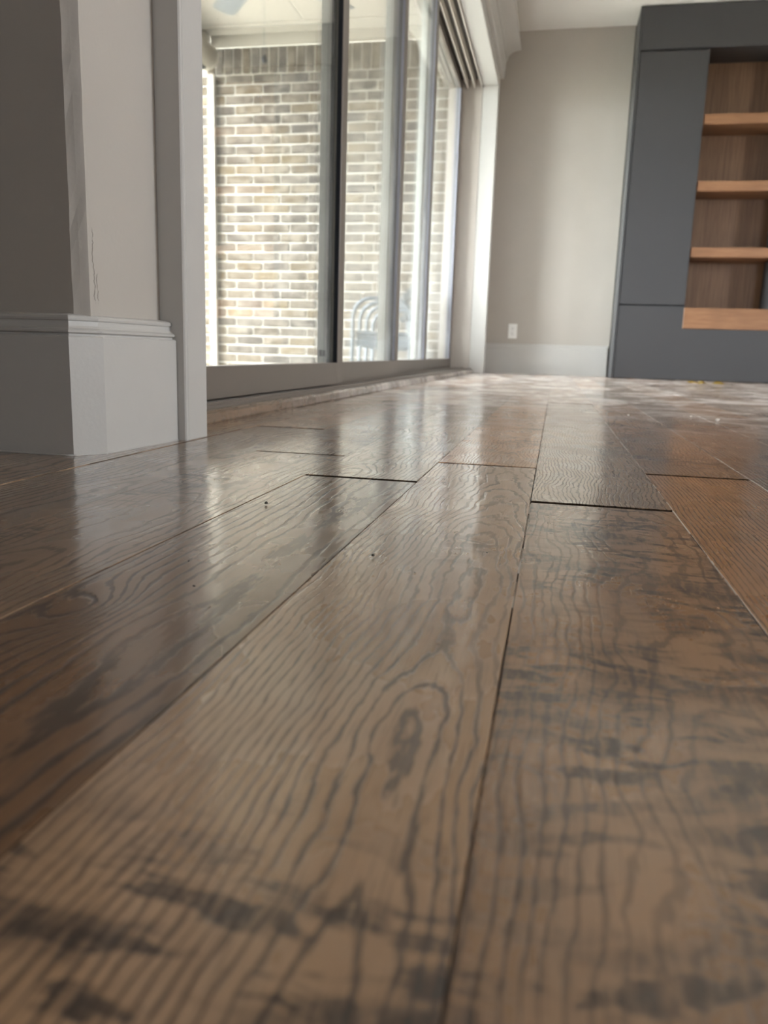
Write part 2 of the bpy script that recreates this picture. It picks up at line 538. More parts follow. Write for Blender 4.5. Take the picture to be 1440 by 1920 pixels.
# ------------------------------------------------------------------ floor
XR, YB, YF, ZC = 4.4, -3.4, 6.65, 2.53
floor = boxes('floor', 'subfloor', [(-3.2, XR, YB, 1.19, -0.25, -0.0125), (-0.86, XR, 1.19, YF, -0.25, -0.0125)], bev=0)
tag(floor, 'hand-scraped brown oak plank floor running towards the grey built-in', 'floor', kind='structure')

SEAMS = [-0.929, -0.798, -0.667, -0.536, -0.405, -0.2745, -0.1432, -0.0145, 0.1215, 0.2465, 0.378]
while SEAMS[-1] < 4.2:
    SEAMS.append(SEAMS[-1] + 0.131)
HERO = {  # column: joint positions along y
    0: [-0.4, 0.9], 1: [-0.3, 0.5, 0.92],
    2: [-0.35, 0.62, 1.9, 3.1, 4.4, 5.5], 3: [-0.5, 1.41, 2.55, 3.5, 4.7, 5.75], 4: [-0.25, 1.062, 2.3, 3.2, 4.3, 5.4],
    5: [-0.15, 0.879, 1.67, 2.9, 4.0, 5.2], 6: [-0.3, 1.05, 2.35, 3.4, 4.6, 5.7], 7: [-0.4, 0.80, 1.37, 2.6, 3.7, 5.0],
    8: [-0.2, 1.056, 1.56, 2.75, 3.9, 5.3], 9: [-0.3, 0.72, 1.85, 2.9, 4.2, 5.5],
}
PROPS = dict(pith_x=0.0, pith_d=0.02, pith_s=0.04, wob=0.03, spacing=0.006, tone=0.3, dark=0.0, stain=0.2, contrast=0.8,
             knot_x=5.0, knot_y=5.0, knot_a=0.0, near_y=0.0, half=1.0, length=100.0, grey=0.2)
HP = {  # (column, board index): local grain of the boards that show large
    (6, 0): dict(pith_x=0.034, pith_d=0.004, pith_s=0.034, wob=0.050, spacing=0.0050, tone=0.10, grey=0.22, dark=0.0, stain=0.32, contrast=0.9, seed=3.3, near_y=0.53),
    (5, 0): dict(pith_x=0.030, pith_d=0.045, pith_s=-0.022, wob=0.030, spacing=0.0085, tone=0.55, grey=0.0, dark=0.70, stain=0.05, contrast=1.1, seed=1.7,
                 knot_x=-0.035, knot_y=0.53, knot_a=0.9),
    (7, 0): dict(pith_x=0.02, pith_d=0.02, pith_s=0.030, wob=0.070, spacing=0.0058, tone=0.40, dark=0.18, stain=1.0, contrast=0.75, seed=6.1),
    (7, 1): dict(pith_x=0.085, pith_d=0.01, pith_s=0.010, wob=0.070, spacing=0.0044, tone=0.05, grey=0.4, dark=0.0, stain=0.30, contrast=1.0, seed=2.9),
    (7, 2): dict(pith_x=0.05, pith_s=0.02, tone=0.1, dark=0.0, stain=0.2, spacing=0.005, wob=0.05, seed=7.2),
    (8, 0): dict(pith_x=0.30, pith_d=0.10, pith_s=0.01, wob=0.020, spacing=0.0042, tone=0.8, grey=0.0, dark=0.05, stain=0.05, contrast=1.0, seed=4.4),
    (8, 1): dict(pith_x=0.10, pith_d=0.05, pith_s=0.02, wob=0.06, spacing=0.005, tone=0.75, dark=0.2, stain=0.6, contrast=0.6, seed=8.8),
    (8, 2): dict(tone=0.9, dark=0.1, stain=0.5, seed=8.1),
    (9, 1): dict(tone=0.75, dark=0.35, stain=0.5, seed=5.9),
    (6, 1): dict(pith_x=0.03, pith_d=0.01, pith_s=0.03, wob=0.08, spacing=0.005, tone=1.0, grey=0.0, dark=0.0, stain=0.6, contrast=0.6, seed=5.2),
    (4, 0): dict(pith_x=0.0, pith_d=0.03, pith_s=0.020, wob=0.05, spacing=0.006, tone=0.3, grey=0.3, dark=0.45, stain=0.8, contrast=0.8, seed=9.4),
    (5, 1): dict(pith_x=-0.02, pith_d=0.02, pith_s=0.03, wob=0.07, spacing=0.006, tone=0.1, grey=0.5, dark=0.05, stain=0.2, contrast=0.9, seed=2.2),
    (0, 0): dict(dark=0.6, stain=0.3), (1, 0): dict(dark=0.6), (1, 1): dict(dark=0.65, tone=0.2), (2, 0): dict(dark=0.6, tone=0.2), (2, 1): dict(dark=0.45, tone=0.2),
    (3, 0): dict(pith_x=0.05, pith_d=0.06, pith_s=0.01, wob=0.03, spacing=0.006, tone=0.3, dark=0.55, stain=0.2, contrast=0.8, seed=3.9),
}


def plank_mesh(w, L):
    bm = bmesh.new()
    g = 0.00015
    hw = w / 2 - g
    xs = [(-hw, -0.0008), (-hw + 0.0006, 0.0), (0, 0.0), (hw - 0.0006, 0.0), (hw, -0.0008)]
    ge = 0.0014
    ys = [(ge, -0.0022), (ge + 0.0016, 0.0), (L - ge - 0.0020, 0.0), (L - ge, -0.0022)]
    rows = [[bm.verts.new((x, y, min(zx, zy))) for x, zx in xs] for y, zy in ys]
    for i in range(3):
        for k in range(4):
            bm.faces.new((rows[i][k], rows[i][k + 1], rows[i + 1][k + 1], rows[i + 1][k]))
    top = rows[0][:] + [r[-1] for r in rows[1:]] + rows[-1][-2::-1] + [r[0] for r in rows[-2:0:-1]]
    bot = [bm.verts.new((v.co.x, v.co.y, -0.0118)) for v in top]
    n = len(top)
    for k in range(n):
        bm.faces.new((top[k], bot[k], bot[(k + 1) % n], top[(k + 1) % n]))
    bm.faces.new(bot)
    return bm


for ci in range(len(SEAMS) - 1):
    x0, x1 = SEAMS[ci], SEAMS[ci + 1]
    ymax = 6.648
    if ci in HERO:
        js = [j for j in HERO[ci]]
        if ci < 2: js = HERO[ci]
        else: js = js + [ymax]
    else:
        js, yy = [], -0.4 + rnd.uniform(-0.4, 0.3)
        while yy < ymax - 0.5:
            js.append(yy)
            yy += rnd.uniform(0.9, 1.5)
        js.append(ymax)
    for bi in range(len(js) - 1):
        bm = plank_mesh(x1 - x0, js[bi + 1] - js[bi])
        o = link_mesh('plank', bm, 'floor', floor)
        o.location = ((x0 + x1) / 2, js[bi], -0.0010 + 0.0007 * (bi % 2) + rnd.uniform(-0.0002, 0.0002))
        o.rotation_euler = (rnd.uniform(-0.0003, 0.0003), rnd.uniform(-0.002, 0.002), 0)
        p = dict(PROPS)
        p.update(pith_x=rnd.uniform(-0.03, 0.03) if rnd.random() < 0.65 else rnd.choice((-1, 1)) * rnd.uniform(0.1, 0.35),
                 pith_d=rnd.uniform(0.01, 0.05), pith_s=rnd.uniform(-0.025, 0.035), wob=rnd.uniform(0.025, 0.07), spacing=rnd.uniform(0.0045, 0.0075),
                 tone=rnd.choice((0.1, 0.25, 0.35, 0.5, 0.9)), dark=rnd.choice((0, 0, 0.1, 0.3, 0.45)), stain=rnd.choice((0.1, 0.2, 0.5, 0.7)),
                 contrast=rnd.uniform(0.6, 1.0), grey=rnd.uniform(0, 0.5), seed=rnd.uniform(0, 10))
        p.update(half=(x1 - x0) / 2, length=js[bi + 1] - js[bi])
        p.update(HP.get((ci, bi), {}))
        for k, v in p.items():
            o[k] = float(v)

# pale dust caught in two of the seams (a thin crumbly line, not countable)
bm = bmesh.new()
for X, ya, yb in ((-0.0145, 0.45, 0.79), (0.1215, 0.70, 1.9), (0.1215, 0.52, 0.62), (-0.2745, 1.0, 1.6)):
    yy = ya
    while yy < yb:
        L = rnd.uniform(0.01, 0.05)
        w = rnd.uniform(0.0006, 0.0012)
        add_box(bm, X - w, X + w, yy, min(yy + L, yb), -0.004, -0.0012 + rnd.uniform(-0.0004, 0.0003))
        yy += L + rnd.choice((0, 0.004, 0.02))
tag(link_mesh('seam_dust', bm, 'seamdust', floor), kind='stuff')

# ------------------------------------------------------------------ walls and ceiling
ceiling = box('ceiling', 'ceil', -3.2, XR, YB, YF + 0.15, ZC, ZC + 0.12, bev=0)
tag(ceiling, 'plain off-white ceiling above the charcoal built-in', 'ceiling', kind='structure')

# left wall block with its soft, roughly trowelled outside corner
bm = bmesh.new()
NZ = 60
rings = []
for k in range(NZ + 1):
    zz = ZC * (k / NZ) ** 1.6
    j = lambda s: (mnoise.noise(Vector((s, 0, zz * 24))) + 0.5 * mnoise.noise(Vector((s, 5, zz * 70)))) * 0.0012
    pts = [(-3.2, 0.933), (-0.62, 0.933), (-0.597 + j(1), 0.9327), (-0.5885 + j(2), 0.9375 + j(3)), (-0.580, 0.9435 + j(4)), (-0.5795, 0.985), (-0.58, 1.19), (-3.2, 1.19)]
    rings.append([bm.verts.new((p[0], p[1], zz)) for p in pts])
for k in range(NZ):
    for q in range(8):
        bm.faces.new((rings[k][q], rings[k][(q + 1) % 8], rings[k + 1][(q + 1) % 8], rings[k + 1][q]))
bm.faces.new(rings[0][::-1]); bm.faces.new(rings[-1])
wl = link_mesh('wall_left', bm, 'wallcrack')
tag(wl, 'beige drywall return with a rough outside corner beside the sliding door', 'wall', kind='structure')

wd = boxes('wall_door', 'wall', [(-0.85, -0.58, 1.19, 6.40, 2.125, ZC), (-0.85, -0.58, 6.40, YF, 0.0, ZC), (-0.95, -0.861, 6.582, YF, -0.25, ZC)], bev=0)
tag(wd, 'beige wall over the sliding glass door and in the far corner', 'wall', kind='structure')
wf = box('wall_far', 'wall', -0.85, XR, YF, YF + 0.15, -0.25, ZC, bev=0)
tag(wf, 'beige far wall with an outlet between door trim and dark built-in', 'wall', kind='structure')
# unseen sides of the room, with window openings added and sized for fill light
wr = boxes('wall_right', 'wall', [(XR, XR + 0.15, YB, 1.6, -0.25, ZC), (XR, XR + 0.15, 1.6, 2.5, -0.25, 0.9), (XR, XR + 0.15, 1.6, 2.5, 1.9, ZC), (XR, XR + 0.15, 2.5, YF, -0.25, ZC)], bev=0)
tag(wr, 'beige right-hand wall with an added window opening for fill light, outside the frame', 'wall', kind='structure')
wb = boxes('wall_back', 'wall', [(-3.2, 2.6, YB - 0.15, YB, -0.25, ZC), (2.6, 3.3, YB - 0.15, YB, -0.25, 1.0), (2.6, 3.3, YB - 0.15, YB, 1.6, ZC), (3.3, XR, YB - 0.15, YB, -0.25, ZC)], bev=0)
tag(wb, 'beige wall with an added window opening for fill light behind the camera', 'wall', kind='structure')
ws = box('wall_side', 'wall', -3.35, -3.2, YB, 1.19, -0.25, ZC, bev=0)
tag(ws, 'beige wall closing the room at the far left, outside the frame', 'wall', kind='structure')

# ------------------------------------------------------------------ baseboards
def baseboard(parent, path, prof, thick):
    """path: plan points, face to the right of travel direction ... prof: (inset from face, z)"""
    P = [Vector((p[0], p[1])) for p in path]
    dirs = [(P[i + 1] - P[i]).normalized() for i in range(len(P) - 1)]
    nrm = [Vector((d.y, -d.x)) for d in dirs]            # outward
    def off(i, ins):
        if i == 0: return P[0] - nrm[0] * ins
        if i == len(P) - 1: return P[-1] - nrm[-1] * ins
        a, b = nrm[i - 1], nrm[i]
        mt = (a + b).normalized()
        return P[i] - mt * (ins / max(0.2, mt.dot(a)))
    full = [(thick, 0.0)] + prof + [(thick, prof[-1][1])]
    if prof[0][1] > 0: full = [(thick, 0), (0, 0)] + prof + [(thick, prof[-1][1])]
    for s in range(len(dirs)):
        bm = bmesh.new()
        a = [bm.verts.new((*off(s, q[0]), q[1])) for q in full]
        b = [bm.verts.new((*off(s + 1, q[0]), q[1])) for q in full]
        n = len(full)
        for k in range(n):
            bm.faces.new((a[k], a[(k + 1) % n], b[(k + 1) % n], b[k]))
        bm.faces.new(a[::-1]); bm.faces.new(b)
        link_mesh('board', bm, 'trim', parent)


PROF = [(0.0, 0.0), (0.0, 0.1475), (0.0014, 0.1495), (0.0055, 0.1500), (0.0055, 0.1520), (0.0020, 0.1540), (0.0018, 0.1562), (0.0036, 0.1580), (0.0066, 0.1592),
        (0.0084, 0.1620), (0.0092, 0.1655), (0.0094, 0.1678), (0.0076, 0.1692), (0.0072, 0.1716), (0.0090, 0.1744), (0.0130, 0.1758), (0.0200, 0.1768), (0.0240, 0.1775)]
bl = empty('baseboard_left', (0, 0, 0))
tag(bl, 'tall white moulded baseboard wrapping the chamfered left corner', 'baseboard', kind='structure')
baseboard(bl, [(-3.19, 0.9245), (-0.590, 0.9085), (-0.5665, 0.9480), (-0.5535, 1.1270)], PROF, 0.0235)

PF = [(0.0, 0.0), (0.0, 0.190), (0.002, 0.193), (0.006, 0.194), (0.004, 0.197), (0.004, 0.202), (0.008, 0.206), (0.010, 0.218), (0.008, 0.222), (0.009, 0.228), (0.013, 0.234), (0.019, 0.236)]
bf = empty('baseboard_far')
tag(bf, 'white moulded baseboard along the far wall under the outlet', 'baseboard', kind='structure')
baseboard(bf, [(-0.578, 6.629), (0.395, 6.629)], PF, 0.020)

# caulk bead smeared where the left baseboard meets the floor
bm = bmesh.new()
for a, b in (((-0.75, 0.9092), (-0.590, 0.9080)), ((-0.590, 0.9080), (-0.566, 0.9478)), ((-0.566, 0.9478), (-0.5532, 1.1265))):
    pts = []
    for k in range(13):
        f = k / 12
        pts.append((a[0] + (b[0] - a[0]) * f, a[1] + (b[1] - a[1]) * f, 0.0004 + 0.0006 * mnoise.noise(Vector((k * 0.9, a[0] * 50, 0)))))
    add_tube(bm, pts, 0.0014, 5)
link_mesh('caulk_line', bm, 'trim', bl, True)

# ------------------------------------------------------------------ door casing with crown head
tr = empty('trim_1')
tag(tr, 'white painted door casing with a coved crown head over the sliding door', 'door trim', kind='structure')


def casing_leg(name, y0, y1, flip):
    # back-banded flat casing: outer band proud by the outer edge
    bm = bmesh.new()
    yo, yi = (y0, y1) if not flip else (y1, y0)
    s = 1 if not flip else -1
    prof = [(-0.5795, yo), (-0.5425, yo), (-0.5405, yo + s * 0.002), (-0.5405, yo + s * 0.007), (-0.5430, yo + s * 0.0085), (-0.5430, yo + s * 0.0105),
            (-0.5415, yo + s * 0.0125), (-0.5415, yi - s * 0.003), (-0.5445, yi), (-0.5795, yi)]
    prism(bm, prof, 0.0, 2.14)
    link_mesh(name, bm, 'trim', tr)


casing_leg('side_casing', 1.1275, 1.2075, False)
casing_leg('side_casing', 6.346, 6.426, True)
bm = bmesh.new()
profile_y(bm, [(-0.5795, 2.0765), (-0.5445, 2.0765), (-0.5415, 2.0795), (-0.5415, 2.128), (-0.5430, 2.1295), (-0.5430, 2.1315), (-0.5405, 2.133), (-0.5405, 2.141), (-0.5795, 2.141)], 1.208, 6.345)
link_mesh('head_casing', bm, 'trim', tr)
bm = bmesh.new()
profile_y(bm, [(-0.5795, 2.142), (-0.518, 2.142), (-0.512, 2.150), (-0.5095, 2.160), (-0.5095, 2.195), (-0.5055, 2.200), (-0.5055, 2.262), (-0.5795, 2.262)], 1.10, 6.452)
link_mesh('frieze_board', bm, 'trim', tr)
bm = bmesh.new()
cv = [(-0.5795, 2.262), (-0.498, 2.262), (-0.496, 2.274)]
for k in range(1, 10):
    a = math.pi / 2 * k / 9
    cv.append((-0.496 + 0.092 * (1 - math.cos(a)), 2.274 + 0.060 * math.sin(a)))
cv += [(-0.402, 2.338), (-0.404, 2.356), (-0.5795, 2.356)]
profile_y(bm, cv, 1.08, 6.468)
link_mesh('crown_cap', bm, 'trim', tr)
box('jamb_liner', 'trim', -0.655, -0.5425, 6.332, 6.346, 0.0, 2.062, tr, bev=0.001)
box('jamb_liner', 'trim', -0.655, -0.5425, 1.192, 1.204, 0.0, 2.062, tr, bev=0.001)
box('head_liner', 'trim', -0.655, -0.5425, 1.204, 6.332, 2.062, 2.076, tr, bev=0.001)

# ------------------------------------------------------------------ aluminium door frame and threshold
fr = empty('trim_2')
tag(fr, 'taupe aluminium multi-track frame around the sliding glass door', 'door frame', kind='structure')
boxes('sill_track', 'alu', [(-0.900, -0.640, 1.192, 6.331, 0.0, 0.030), (-0.650, -0.640, 1.192, 6.331, 0.030, 0.036)] +
      [(x - 0.002, x + 0.002, 1.2, 6.33, 0.030, 0.040) for x in (-0.702, -0.745, -0.795, -0.845)], fr, bev=0.0008)
box('side_jamb', 'jambalu', -0.900, -0.657, 6.331, 6.356, 0.031, 2.120, fr, bev=0.001)
box('side_jamb', 'jambalu', -0.900, -0.657, 1.192, 1.212, 0.031, 2.120, fr, bev=0.001)
box('head_track', 'aludark', -0.900, -0.657, 1.212, 6.331, 2.108, 2.124, fr, bev=0.0005)
for x in (-0.661, -0.7125, -0.7640, -0.8140, -0.8640, -0.8970):
    box('track_fin', 'alufin', x - 0.0032, x + 0.0032, 1.213, 6.330, 2.048, 2.1075, fr, bev=0.0008)

th = empty('trim_3')
tag(th, 'oak threshold strip along the foot of the sliding door', 'threshold', kind='structure')
yj = [1.195, 3.05, 4.72, 6.330]
for k in range(3):
    bm = bmesh.new()
    L = yj[k + 1] - yj[k] - 0.0006
    profile_y(bm, [(-0.0175, 0.0), (-0.0005, 0.0), (0.0, 0.003), (-0.003, 0.017), (-0.006, 0.0225), (-0.0105, 0.0245), (-0.0175, 0.0245)], 0, L)
    o = link_mesh('strip', bm, 'floor', th)
    o.location = (-0.6205, yj[k], 0.0001)
    for kk, v in dict(PROPS, pith_x=-0.03, pith_d=0.004, pith_s=0.035, wob=0.03, spacing=0.0045, tone=0.0, grey=0.75, dark=0.50, stain=0.0, contrast=0.6, seed=1.1 + k).items():
        o[kk] = float(v)

# ------------------------------------------------------------------ sliding door panels
def door_panel(name, xf, y0, y1, label, sl=0.062, sr=0.062, gk='greygasket'):
    d = empty(name, (xf, y0, 0.036))
    xb = -0.036
    W_ = y1 - y0
    zb, zt = 0.003, 2.050
    rail = 0.0675
    box('bottom_rail', 'alu', xb, 0, sl, W_ - sr, zb, rail, d, bev=0.0008)
    box('top_rail', 'alu', xb, 0, sl, W_ - sr, zt - 0.055, zt, d, bev=0.0008)
    box('stile', 'alu', xb, 0, 0, sl, zb, zt, d, bev=0.0012)
    box('stile', 'alu', xb, 0, W_ - sr, W_, zb, zt, d, bev=0.0012)
    box('glass', 'glass', -0.021, -0.015, sl + 0.0005, W_ - sr - 0.0005, rail + 0.0005, zt - 0.0555, d, bev=0)
    box('edge_cladding', 'clad', xb, -0.004, -0.0022, -0.0002, zb, zt, d, bev=0)
    g = []
    for a, b in ((-0.0148, -0.002), (-0.034, -0.0212)):
        g.append((a, b, W_ - sr - 0.003, W_ - sr, rail + 0.001, zt - 0.056))
        g.append((a, b, sl, sl + 0.003, rail + 0.001, zt - 0.056))
    boxes('gasket', gk, g, d, bev=0)
    tag(d, label, 'sliding door', kind='structure')
    return d


d1 = door_panel('door_1', -0.660, 1.240, 2.500, 'sliding glass panel nearest the camera, beside the left casing', gk='gasket')
d2 = door_panel('door_2', -0.703, 2.485, 3.640, 'second sliding glass panel from the left, stacked chairs seen through it')
d3 = door_panel('door_3', -0.7525, 3.590, 4.780, 'third sliding glass panel from the left, narrow in view')
d4 = door_panel('door_4', -0.8020, 4.720, 6.328, 'farthest sliding glass panel, meeting the far jamb', sr=0.075)
# small pull latch on the second panel's meeting stile
boxes('latch', 'alu', [(-0.030, -0.010, -0.004, 0.0, 0.085, 0.105), (-0.024, -0.016, -0.009, -0.004, 0.088, 0.098)], d2, bev=0.001)

# ------------------------------------------------------------------ patio
ZP = -0.16
pf = box('patio_floor', 'concrete', -3.2, -0.861, 1.195, 6.42, ZP - 0.1, ZP, bev=0)
tag(pf, 'pale concrete patio floor outside the sliding door', 'patio', kind='structure')
gd = box('ground', 'ground', -40, 40, -40, 40, ZP - 0.25, ZP - 0.12, bev=0)
tag(gd, 'pale open ground outside the house', 'ground', kind='structure')
pc = empty('patio_ceiling')
tag(pc, 'cream boarded patio ceiling above the brick wall', 'ceiling', kind='structure')
YW = 6.42
box('board', 'cream', -2.91, -1.997, 1.19, YW, 2.522, 2.56, pc, bev=0.002)
box('board', 'cream', -1.988, -0.86, 1.19, YW, 2.522, 2.56, pc, bev=0.002)
box('seam_backing', 'alu', -2.91, -0.86, 1.19, YW, 2.5605, 2.63, pc, bev=0)
box('frieze_board', 'cream', -2.81, -0.856, YW - 0.006, YW + 0.003, 2.4262, 2.5215, pc, bev=0.002)
box('shade_band', 'cream', -2.80, -0.905, YW - 0.20, YW - 0.020, 2.512, 2.5215, pc, bev=0.002)  # strip added to shape the shaded band at the ceiling's end
psw = box('wall_light_block', 'cream', -2.94, -2.812, 1.19, 4.1, ZP, 2.4255, bev=0.002)  # unseen wall added to block daylight and sharpen the far-wall gradient
tag(psw, 'unseen cream wall added to narrow the patio daylight, nearer than the blind, outside the frame', 'wall', kind='structure')
bmn = box('patio_beam', 'cream', -2.94, -2.812, 1.19, YW - 0.002, 2.426, 2.5215, bev=0.003)
tag(bmn, 'cream beam edging the open side of the patio above the blind', 'beam', kind='structure')

# brick wall: mortar bed, single bricks, soldier course on top
wp = box('wall_patio', 'mortar', -3.4, -0.852, YW + 0.004, YW + 0.16, ZP, 2.426, bev=0)
tag(wp, 'tumbled brown brick wall with white mortar closing the patio end', 'brick wall', kind='structure')
CH, CL, ZT = 0.0739, 0.2297, 2.232
MJ = 0.0135


def brick_mesh(i, l, h):
    r = random.Random(100 + i)
    bm = bmesh.new()
    add_box(bm, -l / 2, l / 2, -0.006, 0.05, -h / 2, h / 2, bev=0.005)
    for v in bm.verts:
        v.co.x += r.uniform(-0.0022, 0.0022); v.co.z += r.uniform(-0.0022, 0.0022); v.co.y += r.uniform(-0.002, 0.002) if v.co.y < 0.02 else 0
    me = bpy.data.meshes.new('brick')
    bm.to_mesh(me); bm.free()
    me.materials.append(M['brick'])
    return me


BV = [brick_mesh(i, CL - MJ, CH - MJ) for i in range(6)]
SV = [brick_mesh(40 + i, CH - MJ, 0.182) for i in range(5)]


def put_brick(me, x, z, yo=0.0):
    o = bpy.data.objects.new('brick', me)
    o.location = (x, YW + yo, z)
    o.rotation_euler = (0, rnd.uniform(-0.006, 0.006), 0)
    o.parent = wp
    COL.objects.link(o)


extra = bmesh.new()
nb = 0
for c in range(32):
    z = ZT - CH * (c + 0.5)
    shift = 0.0 if c % 2 else CL * 0.36
    k = -1
    while True:
        x = -1.118 - shift - CL * k
        k += 1
        if x < -3.3: break
        xr = min(x + CL / 2, -0.853)
        if xr - (x - CL / 2) < 0.03: continue
        if x > -2.92 and c < 30 and xr == x + CL / 2:
            put_brick(BV[rnd.randrange(6)], x, z, rnd.uniform(-0.002, 0.002))
            nb += 1
        else:
            add_box(extra, x - CL / 2 + MJ / 2, xr - MJ / 2, YW - 0.006, YW + 0.05, z - CH / 2 + MJ / 2, z + CH / 2 - MJ / 2, bev=0.005)
x = -0.89
while x > -2.83:
    put_brick(SV[rnd.randrange(5)], x, ZT + 0.0965)
    nb += 1
    x -= CH
tag(link_mesh('brick_course', extra, 'brick', wp), kind='stuff')
print('bricks', nb)

# roller blind on the open side of the patio
sh = empty('roller_blind', (-2.785, 6.265, 2.322))
tag(sh, 'cream roller blind cassette with a white side track at the patio opening', 'blind')
bm = bmesh.new(); add_cyl(bm, (0, -2.1, 0), 0.093, 2.1, 'Y', 32); link_mesh('cassette', bm, 'cream', sh, True)
bm = bmesh.new(); add_cyl(bm, (0, 0.0005, 0), 0.097, 0.022, 'Y', 32); link_mesh('end_cap', bm, 'cream', sh)
box('slot', 'gasket', -0.035, 0.020, -2.05, -0.05, -0.109, -0.090, sh, bev=0.001)
boxes('side_track', 'cream', [(-0.006, 0.026, 0.083, 0.132, 2 * ZP * 0 - 2.322 + ZP + 0.0005, -0.099), (-0.022, -0.012, 0.083, 0.132, -2.322 + ZP + 0.0005, -0.099)], sh, bev=0.002)

# ceiling fan
fan = empty('ceiling_fan', (-1.883, 5.05, 2.522))
tag(fan, 'grey ceiling fan hanging from the patio ceiling behind the nearest glass panel', 'ceiling fan')
bm = bmesh.new(); add_cyl(bm, (0, 0, -0.060), 0.075, 0.0595, 'Z', 28, 0.085); link_mesh('canopy', bm, 'fan', fan)
bm = bmesh.new(); add_cyl(bm, (0, 0, -0.110), 0.105, 0.0495, 'Z', 28, 0.075); add_cyl(bm, (0, 0, -0.195), 0.085, 0.0848, 'Z', 28, 0.105); link_mesh('motor_housing', bm, 'fan', fan)
for k in range(5):
    a = math.radians(131 + 72 * k)
    rot = Matrix.Translation((0, 0, -0.158)) @ Matrix.Rotation(a, 4, 'Z') @ Matrix.Rotation(math.radians(9), 4, 'X')
    bm = bmesh.new()
    out = [(0.17, -0.055), (0.20, -0.065), (0.69, -0.078), (0.725, -0.066), (0.735, -0.03), (0.735, 0.03), (0.725, 0.066), (0.69, 0.078), (0.20, 0.065), (0.17, 0.055)]
    prism(bm, out, -0.004, 0.004)
    bmesh.ops.transform(bm, matrix=rot, verts=bm.verts)
    bl_ = link_mesh('blade', bm, 'fan', fan)
    bm = bmesh.new()
    add_box(bm, 0.08, 0.24, -0.018, 0.018, -0.014, -0.005, bev=0.001)
    bmesh.ops.transform(bm, matrix=rot, verts=bm.verts)
    link_mesh('blade_iron', bm, 'fan', bl_)
bm = bmesh.new(); add_tube(bm, [(0.02, 0.0, -0.195), (0.02, 0, -0.35), (0.02, 0, -0.640)], 0.0018, 6); ch = link_mesh('pull_chain', bm, 'fan', fan)
bm = bmesh.new(); add_cyl(bm, (0.02, 0, -0.676), 0.010, 0.018, 'Z', 12, 0.018); add_cyl(bm, (0.02, 0, -0.658), 0.018, 0.028, 'Z', 12, 0.004); link_mesh('knob', bm, 'gasket', ch)

# ------------------------------------------------------------------ stacked patio chairs
CW = 0.200


def hoop_chair(name):
    r = empty(name)
    w, hb, rr = CW, 0.615, 0.125
    pts = [(-w, 0.0, 0.0), (-w, 0, 0.25), (-w, 0, hb - rr)]
    for k in range(1, 8):
        a = math.pi / 2 * k / 8
        pts.append((-w + rr * (1 - math.cos(a)), 0, hb - rr + rr * math.sin(a)))
    pts.append((-w + rr, 0, hb))
    pts += [(-p[0], p[1], p[2]) for p in pts[::-1]]
    bm = bmesh.new(); add_tube(bm, pts, 0.0135, 10); link_mesh('back_frame', bm, 'chair', r, True)
    box('seat', 'chair', -w + 0.016, w - 0.016, 0.016, 0.155, 0.385, 0.408, r, bev=0.008, seg=2)
    box('seat_apron', 'chair', -w + 0.02, w - 0.02, 0.018, 0.030, 0.315, 0.384, r, bev=0.002)
    for s in (-1, 1):
        bm = bmesh.new(); add_tube(bm, [(s * (w - 0.025), 0.140, 0.384), (s * (w - 0.012), 0.148, 0.17), (s * w, 0.152, 0.0)], 0.0115, 8)
        link_mesh('leg', bm, 'chair', r, True)
    bm = bmesh.new(); add_tube(bm, [(-w + 0.02, 0.145, 0.20), (w - 0.02, 0.145, 0.20)], 0.006, 6); link_mesh('stretcher', bm, 'chair', r, True)
    return r


spots = [(5.46, 1.06, 'front chair of the nested blue-grey hoop-back chairs by the brick wall, its hoop highest'),
         (5.65, 1.03, 'second blue-grey hoop-back chair from the front of the nested row'),
         (5.84, 1.01, 'third blue-grey hoop-back chair from the front of the nested row'),
         (6.03, 0.98, 'rearmost blue-grey hoop-back chair of the nested row, closest to the bricks')]
proto = None
for i, (yy, sz, lab) in enumerate(spots):
    c = hoop_chair('patio_chair') if proto is None else copy_tree(proto)
    proto = proto or c
    c.location = (-1.173 + 0.004 * i, yy, ZP + 0.0003)
    c.scale = (1, 1, sz)
    tag(c, lab, 'chair', 'nested hoop-back chairs on the patio')


def tipped_chair(name):
    """folded chair lying tipped across the seats of the rear chairs"""
    r = empty(name)
    def sheet(nm, a, b, t, y0, y1):
        bm = bmesh.new()
        a, b = Vector((a[0], 0, a[1])), Vector((b[0], 0, b[1]))
        d = (b - a).normalized(); n_ = Vector((-d.z, 0, d.x))
        q = [a, b, b + n_ * t, a + n_ * t]
        lo = [bm.verts.new((p.x, y0, p.z)) for p in q]; hi = [bm.verts.new((p.x, y1, p.z)) for p in q]
        for k in range(4): bm.faces.new((lo[k], lo[(k + 1) % 4], hi[(k + 1) % 4], hi[k]))
        bm.faces.new(lo[::-1]); bm.faces.new(hi)
        bmesh.ops.bevel(bm, geom=list(bm.edges), offset=0.003, segments=1, affect='EDGES')
        link_mesh(nm, bm, 'chairdark', r)
    sheet('backrest', (-0.066, 0.225), (0.060, 0.375), 0.055, -0.050, 0.050)
    sheet('seat', (-0.066, 0.120), (0.056, 0.225), 0.034, -0.050, 0.050)
    for s in (-1, 1):
        bm = bmesh.new(); add_tube(bm, [(0.022, s * 0.044, 0.012), (0.026, s * 0.044, 0.11), (0.046, s * 0.044, 0.36)], 0.012, 8); link_mesh('leg', bm, 'chairdark', r, True)
        bm = bmesh.new(); add_tube(bm, [(0.000, s * 0.044, 0.012), (-0.022, s * 0.044, 0.11), (-0.060, s * 0.044, 0.255)], 0.012, 8); link_mesh('leg', bm, 'chairdark', r, True)
    return r


